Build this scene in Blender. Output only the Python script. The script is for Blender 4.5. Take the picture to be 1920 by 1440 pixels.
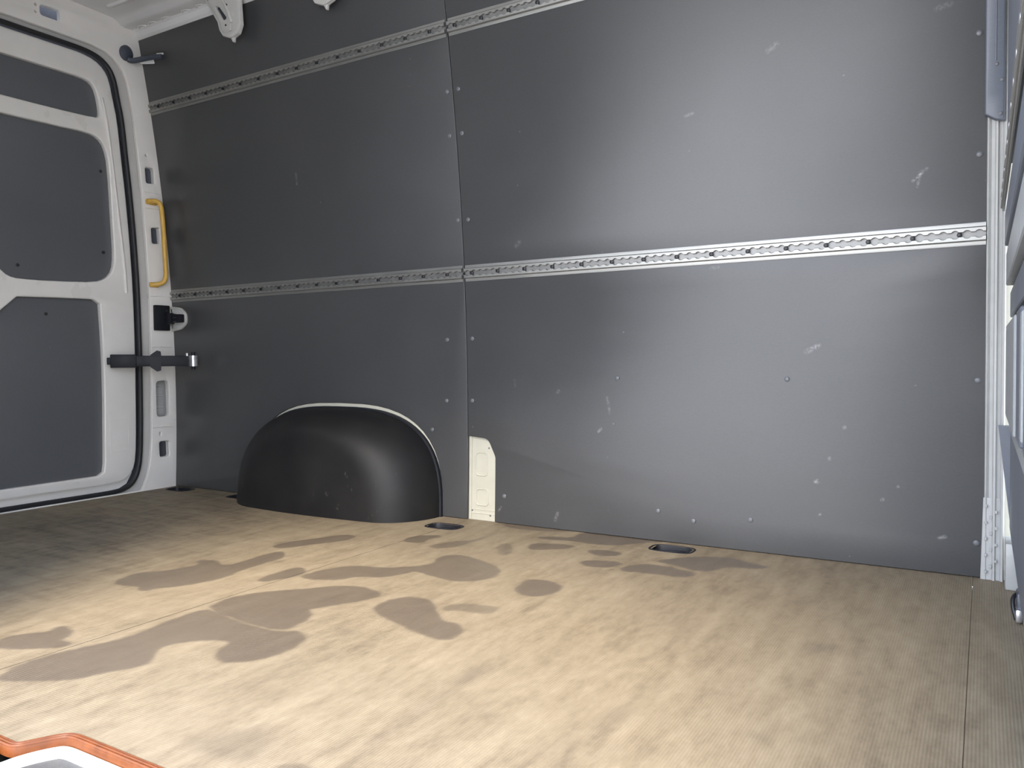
import bpy, bmesh, math, random
import numpy as np
from mathutils import Vector, Matrix, Euler
random.seed(7)
SKY, SUN_E, SUN_ANG, SUN_AZ, SUN_EL, EXPO = 3.5, 4.2, 27, 16, 46, 1.12
FL_LO, FL_MID, FL_HI, WET_COL = (0.134, 0.105, 0.069), (0.222, 0.178, 0.117), (0.300, 0.248, 0.168), (0.130, 0.104, 0.080)
LINC, LIND = (0.051, 0.0520, 0.0527), (0.110, 0.115, 0.121)
scn = bpy.context.scene
col = scn.collection
for o in list(bpy.data.objects):
    bpy.data.objects.remove(o)

# ------------------------------------------------------------------ camera
cd = bpy.data.cameras.new('camera')
cam = bpy.data.objects.new('camera', cd)
col.objects.link(cam)
FW = Vector((-0.51297, 0.85783, -0.0309)).normalized()
RT = Vector((0.85838, 0.51292, -0.0098))
RT = (RT - FW * RT.dot(FW)).normalized()
UP = RT.cross(FW)
M = Matrix((RT, UP, -FW)).transposed().to_4x4()
M.translation = Vector((0.0, -2.1257, 0.52))
cam.matrix_world = M
cd.sensor_fit = 'HORIZONTAL'
cd.sensor_width = 36.0
cd.lens = 1483.17 / 1920 * 36.0
cd.clip_start = 0.02
scn.camera = cam

# ------------------------------------------------------------------ sky, sun, exposure
scn.view_settings.view_transform = 'Standard'
scn.view_settings.look = 'None'
scn.view_settings.exposure = EXPO
scn.view_settings.gamma = 1.0
scn.view_settings.use_curve_mapping = False
world = bpy.data.worlds.new('sky')
scn.world = world
world.use_nodes = True
wn = world.node_tree.nodes
wl = world.node_tree.links
wn.clear()
wo = wn.new('ShaderNodeOutputWorld')
bg = wn.new('ShaderNodeBackground')
tc = wn.new('ShaderNodeTexCoord')
sx = wn.new('ShaderNodeSeparateXYZ')
rp = wn.new('ShaderNodeValToRGB')
wl.new(tc.outputs['Generated'], sx.inputs[0])
wl.new(sx.outputs['Z'], rp.inputs[0])
rp.color_ramp.elements[0].position = 0.0
rp.color_ramp.elements[0].color = (0.97, 0.97, 1.0, 1)
rp.color_ramp.elements[1].position = 0.7
rp.color_ramp.elements[1].color = (0.55, 0.69, 1.0, 1)
wl.new(rp.outputs[0], bg.inputs['Color'])
bg.inputs['Strength'].default_value = SKY
wl.new(bg.outputs[0], wo.inputs['Surface'])
sd = bpy.data.lights.new('sun', 'SUN')
sd.energy = SUN_E
sd.angle = math.radians(SUN_ANG)
sd.color = (1.0, 0.86, 0.68)
sun = bpy.data.objects.new('sun', sd)
col.objects.link(sun)
_az, _el = math.radians(SUN_AZ), math.radians(SUN_EL)   # azimuth of the sun measured from -Y (out of the side door) towards +X
sv = Vector((math.sin(_az) * math.cos(_el), -math.cos(_az) * math.cos(_el), math.sin(_el)))
sun.rotation_euler = sv.to_track_quat('Z', 'Y').to_euler()
sun.location = sv * 20

# ------------------------------------------------------------------ helpers
L = 2.9314                 # rear frame plane is x = -L, the far wall foot is y = 0, the floor z = 0
SEAM = -1.4464             # joint between the lining boards


def prof(z):
    """y of the far wall's face: the van side bows out a little and leans in towards the roof"""
    return 0.0536 * z - 0.0675 * z * z


def link(o, parent=None):
    col.objects.link(o)
    if parent is not None:
        o.parent = parent
    return o


def from_data(name, verts, faces, mat, parent=None, smooth=True, angle=35):
    me = bpy.data.meshes.new(name)
    me.from_pydata([tuple(v) for v in verts], [], faces)
    me.update()
    return finish(name, me, mat, parent, smooth, angle)


def finish(name, me, mat, parent=None, smooth=True, angle=35):
    me.name = name
    me.materials.clear()
    me.materials.append(mat)
    if smooth and len(me.polygons):
        me.polygons.foreach_set('use_smooth', [True] * len(me.polygons))
        me.set_sharp_from_angle(angle=math.radians(angle))
    o = bpy.data.objects.new(name, me)
    return link(o, parent)


def from_bm(name, bm, mat, parent=None, smooth=True, angle=35):
    me = bpy.data.meshes.new(name)
    bmesh.ops.recalc_face_normals(bm, faces=bm.faces[:])
    bm.to_mesh(me)
    bm.free()
    return finish(name, me, mat, parent, smooth, angle)


def thing(name, label, cat, group=None):
    o = bpy.data.objects.new(name, None)
    o.empty_display_size = 0.05
    link(o)
    o['label'] = label
    o['category'] = cat
    o['kind'] = 'thing'
    if group:
        o['group'] = group
    return o


def tag(o, label, cat, group=None):
    o['label'] = label
    o['category'] = cat
    o['kind'] = 'thing'
    if group:
        o['group'] = group
    return o


def struct(o, label, cat=None):
    o['kind'] = 'structure'
    o['label'] = label
    o['category'] = cat or o.name.split('_')[0]
    return o


def seat(root, loc):
    """put a thing's own origin at its base, its parts stay where they were built"""
    loc = Vector(loc)
    root.location = loc
    for c in root.children:
        c.location = Vector(c.location) - loc


def rounded(poly, r, seg=5):
    """round a polygon's corners; r is one radius or one per corner"""
    n = len(poly)
    out = []
    for i in range(n):
        ri = r[i] if isinstance(r, (list, tuple)) else r
        p0, p, p1 = Vector(poly[i - 1]), Vector(poly[i]), Vector(poly[(i + 1) % n])
        a, b = (p0 - p), (p1 - p)
        la, lb = a.length, b.length
        if ri <= 1e-6 or la < 1e-6 or lb < 1e-6:
            out.append(tuple(p))
            continue
        a.normalize()
        b.normalize()
        ang = max(0.05, a.angle(b))
        d = min(ri / math.tan(ang / 2), la * 0.48, lb * 0.48)
        A, B = p + a * d, p + b * d
        for k in range(seg + 1):
            t = k / seg
            q = A * (1 - t) ** 2 + p * 2 * t * (1 - t) + B * t * t
            out.append(tuple(q))
    return out


def chaikin(pts, n=2, closed=True):
    for _ in range(n):
        out = []
        m = len(pts)
        rng = range(m) if closed else range(m - 1)
        if not closed:
            out.append(pts[0])
        for i in rng:
            a, b = pts[i], pts[(i + 1) % m]
            out.append(tuple(x * .75 + y * .25 for x, y in zip(a, b)))
            out.append(tuple(x * .25 + y * .75 for x, y in zip(a, b)))
        if not closed:
            out.append(pts[-1])
        pts = out
    return pts


def plate_mesh(polys, thick, bevel, mp, bis=None):
    """flat sheet with holes: polys[0] is the outline, the rest are holes; mp maps (u, v, w) to the world, the face is at w=0"""
    cu = bpy.data.curves.new('tmp', 'CURVE')
    cu.dimensions = '2D'
    cu.fill_mode = 'BOTH'
    cu.extrude = max(thick / 2 - bevel, 1e-5)
    cu.bevel_depth = bevel
    cu.bevel_resolution = 2
    cu.offset = -bevel
    for poly in polys:
        sp = cu.splines.new('POLY')
        sp.points.add(len(poly) - 1)
        for i, p in enumerate(poly):
            sp.points[i].co = (p[0], p[1], 0, 1)
        sp.use_cyclic_u = True
    ob = bpy.data.objects.new('tmp', cu)
    col.objects.link(ob)
    dg = bpy.context.evaluated_depsgraph_get()
    me = bpy.data.meshes.new_from_object(ob.evaluated_get(dg))
    bpy.data.objects.remove(ob)
    bpy.data.curves.remove(cu)
    bm = bmesh.new()
    bm.from_mesh(me)
    bmesh.ops.remove_doubles(bm, verts=bm.verts[:], dist=1e-6)
    for z in (bis or []):
        bmesh.ops.bisect_plane(bm, geom=bm.verts[:] + bm.edges[:] + bm.faces[:], plane_co=(0, z, 0), plane_no=(0, 1, 0))
    for v in bm.verts:
        v.co = mp(v.co.x, v.co.y, v.co.z - thick / 2)
    bm.to_mesh(me)
    bm.free()
    me.update()
    return me


def plate(name, polys, thick, bevel, mp, mat, parent=None, bis=None, angle=30):
    return finish(name, plate_mesh(polys, thick, bevel, mp, bis), mat, parent, True, angle)


def m_wall(off=0.0):           # u = x, v = z, w towards the room
    return lambda u, v, w: (u, prof(v) - off - w, v)


def m_rear(off=0.0):           # u = y, v = z, w towards the front of the van
    return lambda u, v, w: (-L + off + w, u, v)


def m_bulk(x0):                # u = -y, v = z, w towards the rear
    return lambda u, v, w: (x0 - w, -u, v)


def m_flat(z0):
    return lambda u, v, w: (u, v, z0 + w)


def tube(name, pts, r, mat, parent=None, n=10, flat=1.0, cap=True, radii=None):
    """round bar along a 3-D path (parallel transport frames)"""
    pts = [Vector(p) for p in pts]
    t0 = (pts[1] - pts[0]).normalized()
    nrm = t0.orthogonal().normalized()
    verts, faces = [], []
    prev = t0
    for i, p in enumerate(pts):
        if i == 0:
            t = t0
        elif i == len(pts) - 1:
            t = (pts[-1] - pts[-2]).normalized()
        else:
            t = ((pts[i + 1] - p).normalized() + (p - pts[i - 1]).normalized()).normalized()
        q = prev.rotation_difference(t)
        nrm = q @ nrm
        nrm = (nrm - t * nrm.dot(t)).normalized()
        b = t.cross(nrm)
        rr = radii[i] if radii else r
        for k in range(n):
            a = 2 * math.pi * k / n
            verts.append(p + nrm * math.cos(a) * rr + b * math.sin(a) * rr * flat)
        prev = t
    for i in range(len(pts) - 1):
        for k in range(n):
            faces.append((i * n + k, i * n + (k + 1) % n, (i + 1) * n + (k + 1) % n, (i + 1) * n + k))
    if cap:
        faces.append(tuple(range(n))[::-1])
        faces.append(tuple((len(pts) - 1) * n + k for k in range(n)))
    return from_data(name, verts, faces, mat, parent, True, 50)


def box_bm(bm, c, s, rot=None, bev=0.0, seg=2):
    r = bmesh.ops.create_cube(bm, size=1.0)
    vs = r['verts']
    for v in vs:
        v.co = Vector((v.co.x * s[0], v.co.y * s[1], v.co.z * s[2]))
    if bev > 0:
        es = list({e for v in vs for e in v.link_edges})
        g = bmesh.ops.bevel(bm, geom=es, offset=bev, segments=seg, affect='EDGES', profile=0.5)
        vs = list({v for v in vs if v.is_valid} | {v for f in g['faces'] for v in f.verts})
    for v in vs:
        co = v.co
        if rot is not None:
            co = rot @ co
        v.co = co + Vector(c)


def box(name, c, s, mat, parent=None, rot=None, bev=0.003, seg=2):
    bm = bmesh.new()
    box_bm(bm, c, s, rot, bev, seg)
    return from_bm(name, bm, mat, parent)


def disc_mesh(name, r, h, n=14, dome=0.35):
    """small round head: axis +Z, base at z=0"""
    verts, faces = [], []
    ring = [(r, 0), (r, h * (1 - dome)), (r * .72, h * (1 - dome * .2)), (r * .3, h)]
    for rr, z in ring:
        for k in range(n):
            a = 2 * math.pi * k / n
            verts.append((rr * math.cos(a), rr * math.sin(a), z))
    for i in range(len(ring) - 1):
        for k in range(n):
            faces.append((i * n + k, i * n + (k + 1) % n, (i + 1) * n + (k + 1) % n, (i + 1) * n + k))
    faces.append(tuple((len(ring) - 1) * n + k for k in range(n)))
    me = bpy.data.meshes.new(name)
    me.from_pydata(verts, [], faces)
    me.polygons.foreach_set('use_smooth', [True] * len(me.polygons))
    me.set_sharp_from_angle(angle=math.radians(50))
    return me


def wall_matrix(x, z, off=0.0):
    """stands +Z of a small mesh out of the far wall at (x, z)"""
    dy = 0.0536 - 0.135 * z
    n = Vector((0, -1, dy)).normalized()
    q = Vector((0, 0, 1)).rotation_difference(n)
    return Matrix.Translation(Vector((x, prof(z), z)) + n * off) @ q.to_matrix().to_4x4()


# ------------------------------------------------------------------ materials
def new_mat(name):
    m = bpy.data.materials.new(name)
    m.use_nodes = True
    nt = m.node_tree
    b = nt.nodes['Principled BSDF']
    return m, nt, b


def nz(nt, scale, vec=None, detail=3.0, rough=0.55, kind='ShaderNodeTexNoise'):
    n = nt.nodes.new(kind)
    n.inputs['Scale'].default_value = scale
    if 'Detail' in n.inputs:
        n.inputs['Detail'].default_value = detail
    if kind == 'ShaderNodeTexNoise':
        n.inputs['Roughness'].default_value = rough
    if vec is not None:
        nt.links.new(vec, n.inputs['Vector'])
    return n


def objco(nt, scale=(1, 1, 1)):
    g = nt.nodes.new('ShaderNodeNewGeometry')
    mp = nt.nodes.new('ShaderNodeMapping')
    mp.inputs['Scale'].default_value = scale
    nt.links.new(g.outputs['Position'], mp.inputs['Vector'])
    return mp.outputs['Vector']


def ramp(nt, fac, stops):
    r = nt.nodes.new('ShaderNodeValToRGB')
    el = r.color_ramp.elements
    while len(el) < len(stops):
        el.new(0.5)
    for e, (p, c) in zip(el, stops):
        e.position = p
        e.color = (c, c, c, 1) if isinstance(c, (int, float)) else (*c, 1)
    nt.links.new(fac, r.inputs[0])
    return r


def mix(nt, fac, a, b, kind='MIX'):
    m = nt.nodes.new('ShaderNodeMix')
    m.data_type = 'RGBA'
    m.blend_type = kind
    for key, v in (('Factor', fac), ('A', a), ('B', b)):
        s = [i for i in m.inputs if i.name == key and (key != 'Factor' or i.type == 'VALUE') and (key == 'Factor' or i.type == 'RGBA')][0]
        if isinstance(v, (int, float)):
            s.default_value = v
        elif isinstance(v, tuple):
            s.default_value = (*v, 1)
        else:
            nt.links.new(v, s)
    return [o for o in m.outputs if o.type == 'RGBA'][0]


def math_node(nt, op, a, b=None, c=None, clamp=False):
    m = nt.nodes.new('ShaderNodeMath')
    m.operation = op
    m.use_clamp = clamp
    for i, v in enumerate((a, b, c)):
        if v is None:
            continue
        if isinstance(v, (int, float)):
            m.inputs[i].default_value = v
        else:
            nt.links.new(v, m.inputs[i])
    return m.outputs[0]


def bump(nt, b, height, strength, dist):
    n = nt.nodes.new('ShaderNodeBump')
    n.inputs['Strength'].default_value = strength
    n.inputs['Distance'].default_value = dist
    nt.links.new(height, n.inputs['Height'])
    nt.links.new(n.outputs[0], b.inputs['Normal'])
    return n


def simple(name, colr, rough, metal=0.0, var=0.12, scale=40.0, spec=0.5, bmp=0.0):
    m, nt, b = new_mat(name)
    v = objco(nt)
    n = nz(nt, scale, v)
    lo = tuple(c * (1 - var) for c in colr)
    hi = tuple(min(1, c * (1 + var)) for c in colr)
    r = ramp(nt, n.outputs[0], [(0.3, lo), (0.7, hi)])
    nt.links.new(r.outputs[0], b.inputs['Base Color'])
    rr = ramp(nt, n.outputs[0], [(0.3, max(0, rough - .06)), (0.7, min(1, rough + .06))])
    nt.links.new(rr.outputs[0], b.inputs['Roughness'])
    b.inputs['Metallic'].default_value = metal
    b.inputs['Specular IOR Level'].default_value = spec
    if bmp:
        bump(nt, b, n.outputs[0], bmp, 0.002)
    return m


WHITE = simple('white_paint', (0.80, 0.775, 0.72), 0.32, var=0.03, scale=9)
ROOFP = simple('roof_paint', (0.72, 0.715, 0.69), 0.5, var=0.03, scale=9)
CREAM = simple('cream_body_paint', (0.47, 0.455, 0.37), 0.4, var=0.04, scale=25)
CAVITY = simple('dark_cavity', (0.05, 0.052, 0.058), 0.7, spec=0.2)  # shade inside the body holes is put into this dark colour
RUBBER = simple('black_rubber', (0.016, 0.017, 0.019), 0.55)
PLASTIC = simple('black_plastic', (0.011, 0.012, 0.016), 0.55, var=0.3, spec=0.3)
SCREW = simple('dark_screw', (0.018, 0.018, 0.02), 0.4, metal=0.2)
STEEL = simple('zinc_steel', (0.62, 0.62, 0.62), 0.3, metal=0.9)
YELLOW = simple('yellow_plastic', (0.66, 0.40, 0.075), 0.4, var=0.08)
ORANGE = simple('orange_edge_rubber', (0.125, 0.036, 0.008), 0.42, var=0.2, scale=60, spec=0.3)
SILL = simple('white_sill_paint', (0.52, 0.515, 0.48), 0.35, var=0.04)
STEP = simple('grey_step_plastic', (0.06, 0.06, 0.058), 0.65, var=0.15, scale=120)
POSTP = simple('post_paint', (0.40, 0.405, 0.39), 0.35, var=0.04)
GROUND = simple('pale_concrete', (0.60, 0.57, 0.52), 0.9, var=0.08, scale=3)

# aluminium of the cargo rails: brushed along its length
ALU, nt, b = new_mat('brushed_aluminium')
v = objco(nt, (2.0, 260.0, 260.0))
n = nz(nt, 3.0, v, detail=2)
nt.links.new(ramp(nt, n.outputs[0], [(0.3, (0.27, 0.27, 0.255)), (0.7, (0.40, 0.40, 0.375))]).outputs[0], b.inputs['Base Color'])
nt.links.new(ramp(nt, n.outputs[0], [(0.3, 0.40), (0.7, 0.52)]).outputs[0], b.inputs['Roughness'])
b.inputs['Metallic'].default_value = 0.85

SLOTM = simple('shadowed_slot_aluminium', (.23, .23, .22), .5, metal=0.75)  # slot shade is put into this darker aluminium

# black wheel arch plastic: dull, scuffed low down on the front corner
ARCH, nt, b = new_mat('scuffed_arch_plastic')
v = objco(nt)
n1 = nz(nt, 6.0, v, detail=5)
n2 = nz(nt, 38.0, objco(nt, (1, 1, .6)), detail=6, rough=.7)
sc1 = ramp(nt, n2.outputs[0], [(0.62, 0.0), (0.74, 1.0)])
base = ramp(nt, n1.outputs[0], [(0.35, (0.007, 0.007, 0.008)), (0.7, (0.014, 0.014, 0.0135))])
g = nt.nodes.new('ShaderNodeNewGeometry')
dn = nt.nodes.new('ShaderNodeVectorMath')
dn.operation = 'DISTANCE'
nt.links.new(g.outputs['Position'], dn.inputs[0])
dn.inputs[1].default_value = (-1.78, -0.17, 0.08)
near = ramp(nt, dn.outputs['Value'], [(0.04, 1.0), (0.20, 0.0)])
k = math_node(nt, 'MULTIPLY', near.outputs[0], sc1.outputs[0])
nt.links.new(mix(nt, k, base.outputs[0], (0.09, 0.09, 0.085)), b.inputs['Base Color'])
b.inputs['Roughness'].default_value = 0.55
b.inputs['Specular IOR Level'].default_value = 0.3
bump(nt, b, n2.outputs[0], 0.12, 0.002)


def lining(name, colr, marks):
    """grey film-faced lining board: faint weave, pale specks, and scuffs at given (x, y, z) segments"""
    m, nt, b = new_mat(name)
    pos = objco(nt)
    fine = nz(nt, 1.0, objco(nt, (160, 160, 900)), detail=2)
    blot = nz(nt, 2.2, pos, detail=4)
    base = ramp(nt, blot.outputs[0], [(0.3, tuple(c * .93 for c in colr)), (0.7, tuple(c * 1.07 for c in colr))])
    f2 = ramp(nt, fine.outputs[0], [(0.3, 0.92), (0.7, 1.08)])
    colr_o = mix(nt, 1.0, base.outputs[0], f2.outputs[0], 'MULTIPLY')
    vor = nt.nodes.new('ShaderNodeTexVoronoi')
    vor.inputs['Scale'].default_value = 21.0
    nt.links.new(pos, vor.inputs['Vector'])
    rare = nz(nt, 9.0, pos, detail=1)
    sp = math_node(nt, 'LESS_THAN', vor.outputs['Distance'], 0.055)
    rr = math_node(nt, 'GREATER_THAN', rare.outputs[0], 0.60)
    spk = math_node(nt, 'MULTIPLY', sp, rr)
    brk = nz(nt, 150.0, pos, detail=3, rough=.7)
    total = math_node(nt, 'MULTIPLY', spk, 0.16)
    for (a, c, w, s) in marks:
        # distance to a segment, broken up by noise: a worn scratch
        a, c = Vector(a), Vector(c)
        ab = c - a
        s1 = nt.nodes.new('ShaderNodeVectorMath')
        s1.operation = 'SUBTRACT'
        nt.links.new(pos, s1.inputs[0])
        s1.inputs[1].default_value = a
        d1 = nt.nodes.new('ShaderNodeVectorMath')
        d1.operation = 'DOT_PRODUCT'
        nt.links.new(s1.outputs[0], d1.inputs[0])
        d1.inputs[1].default_value = ab / max(1e-9, ab.length_squared)
        h = math_node(nt, 'ADD', d1.outputs['Value'], 0.0, clamp=True)
        s2 = nt.nodes.new('ShaderNodeVectorMath')
        s2.operation = 'SCALE'
        s2.inputs[0].default_value = ab
        nt.links.new(h, s2.inputs['Scale'])
        d2 = nt.nodes.new('ShaderNodeVectorMath')
        d2.operation = 'DISTANCE'
        nt.links.new(s1.outputs[0], d2.inputs[0])
        nt.links.new(s2.outputs[0], d2.inputs[1])
        q = math_node(nt, 'MULTIPLY_ADD', d2.outputs['Value'], -1.0 / w, 1.0, clamp=True)
        q = math_node(nt, 'MULTIPLY', q, s * 0.42)
        total = math_node(nt, 'ADD', total, q)
    wear = math_node(nt, 'MULTIPLY', total, ramp(nt, brk.outputs[0], [(0.40, 0.05), (0.62, 1.0)]).outputs[0], clamp=True)
    nt.links.new(mix(nt, wear, colr_o, (0.55, 0.55, 0.53)), b.inputs['Base Color'])
    nt.links.new(ramp(nt, blot.outputs[0], [(0.3, 0.33), (0.7, 0.40)]).outputs[0], b.inputs['Roughness'])
    b.inputs['Specular IOR Level'].default_value = 0.58
    bump(nt, b, fine.outputs[0], 0.10, 0.001)
    return m


def wseg(x, z, dx, dz, w, s):
    return ((x, prof(z), z), (x + dx, prof(z + dz), z + dz), w, s)


SCUFFS = [
    wseg(-2.16, 1.165, 0.0, 0.04, .006, .5), wseg(-0.478, 1.296, .02, .012, .010, .35), wseg(-0.70, 1.173, .022, .003, .006, .45),
    wseg(-0.150, 0.935, .030, .026, .005, .7), wseg(-0.134, 0.955, -.006, -.035, .005, .6), wseg(-1.248, 0.872, .01, .01, .010, .35),
    wseg(-0.64, 0.763, .02, .0, .006, .35), wseg(-0.395, 0.532, .030, .016, .009, .8), wseg(-1.115, 0.42, .002, .002, .007, 1.0),
    wseg(-0.952, 0.405, .008, -.045, .006, .4), wseg(-0.980, 0.304, .008, .010, .006, .7), wseg(-1.268, 0.455, .003, -.020, .007, .25),
    wseg(-0.303, 0.340, .001, .001, .006, 1.0), wseg(-0.370, 0.199, .003, .001, .008, .9), wseg(-0.338, 0.260, .001, .001, .006, 1.0),
    wseg(-0.10, 1.313, .026, .005, .009, .4), wseg(-1.123, 0.028, .008, .022, .007, .6), wseg(-0.215, 0.165, .001, .001, .006, .9),
    wseg(-0.18, 0.20, .001, .001, .005, .8), wseg(-0.09, 0.085, .012, .004, .006, .8), wseg(-0.36, 0.115, .001, .001, .005, .7),
    wseg(-1.325, 0.04, .008, .012, .005, .8),
]
LINING = lining('grey_lining_board', LINC, SCUFFS)
DOORLINE = lining('grey_door_lining', LIND, [])

# ribbed film-faced floor: tan dust worn into brown, rain patches in the attribute 'wet'
FLOOR, nt, b = new_mat('worn_ribbed_floor_board')
pos = objco(nt)
big = nz(nt, 2.4, objco(nt, (1.0, 0.45, 1.0)), detail=6, rough=.62)
streak = nz(nt, 5.0, objco(nt, (5.0, 0.9, 1.0)), detail=6, rough=.65)
fleck = nz(nt, 45.0, objco(nt, (1.0, 0.5, 1.0)), detail=5, rough=.7)
s_ = math_node(nt, 'MULTIPLY_ADD', streak.outputs[0], 0.30, math_node(nt, 'MULTIPLY', big.outputs[0], 0.26))
s_ = math_node(nt, 'MULTIPLY_ADD', fleck.outputs[0], 0.24, s_)
scr = nz(nt, 9.0, objco(nt, (3.2, 1.0, 1.0)), detail=8, rough=.75)
s_ = math_node(nt, 'MULTIPLY_ADD', scr.outputs[0], 0.24, s_)
# the rear half of the floor is dragged darker by loads pushed in from the back doors
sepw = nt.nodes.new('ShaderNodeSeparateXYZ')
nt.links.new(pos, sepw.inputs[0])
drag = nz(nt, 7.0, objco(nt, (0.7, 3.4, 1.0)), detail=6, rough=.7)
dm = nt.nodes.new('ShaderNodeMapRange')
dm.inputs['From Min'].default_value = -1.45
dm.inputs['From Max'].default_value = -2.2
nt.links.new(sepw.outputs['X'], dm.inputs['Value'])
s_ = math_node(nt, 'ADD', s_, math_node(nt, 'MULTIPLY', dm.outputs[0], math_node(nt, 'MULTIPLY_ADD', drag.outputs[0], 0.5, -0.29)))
base = ramp(nt, s_, [(0.38, FL_LO), (0.50, FL_MID), (0.64, FL_HI)])
sep = nt.nodes.new('ShaderNodeSeparateXYZ')
nt.links.new(pos, sep.inputs[0])
PITCH = 0.0046
ribx = math_node(nt, 'SINE', math_node(nt, 'MULTIPLY', sep.outputs['X'], 2 * math.pi / PITCH))
riby = math_node(nt, 'SINE', math_node(nt, 'MULTIPLY', sep.outputs['Y'], 2 * math.pi / PITCH))
weave = math_node(nt, 'MULTIPLY_ADD', riby, 0.30, ribx)
worn = ramp(nt, nz(nt, 3.2, pos, detail=3).outputs[0], [(0.42, 0.15), (0.60, 1.0)])
wv = math_node(nt, 'MULTIPLY', math_node(nt, 'MULTIPLY', weave, worn.outputs[0]), 0.085)
wv = math_node(nt, 'ADD', wv, 1.0)
dry = mix(nt, 1.0, base.outputs[0], wv, 'MULTIPLY')
att = nt.nodes.new('ShaderNodeAttribute')
att.attribute_name = 'wet'
wetc = mix(nt, 1.0, dry, (0.60, 0.60, 0.62), 'MULTIPLY')
flat_wet = mix(nt, 0.55, wetc, WET_COL)
nt.links.new(mix(nt, att.outputs['Fac'], dry, flat_wet), b.inputs['Base Color'])
nt.links.new(math_node(nt, 'MULTIPLY_ADD', att.outputs['Fac'], -0.22, 0.62), b.inputs['Roughness'])
b.inputs['Specular IOR Level'].default_value = 0.4
bump(nt, b, weave, 0.25, 0.0008)

# ================================================================== STRUCTURE
# ------------------------------------------------------------------ ground outside the side door
gm = from_data('ground', [(-9, -12, -.62), (8, -12, -.62), (8, 3, -.62), (-9, 3, -.62)], [(0, 1, 2, 3)], GROUND, None, False)
struct(gm, 'pale concrete ground outside the open side door')

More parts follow.
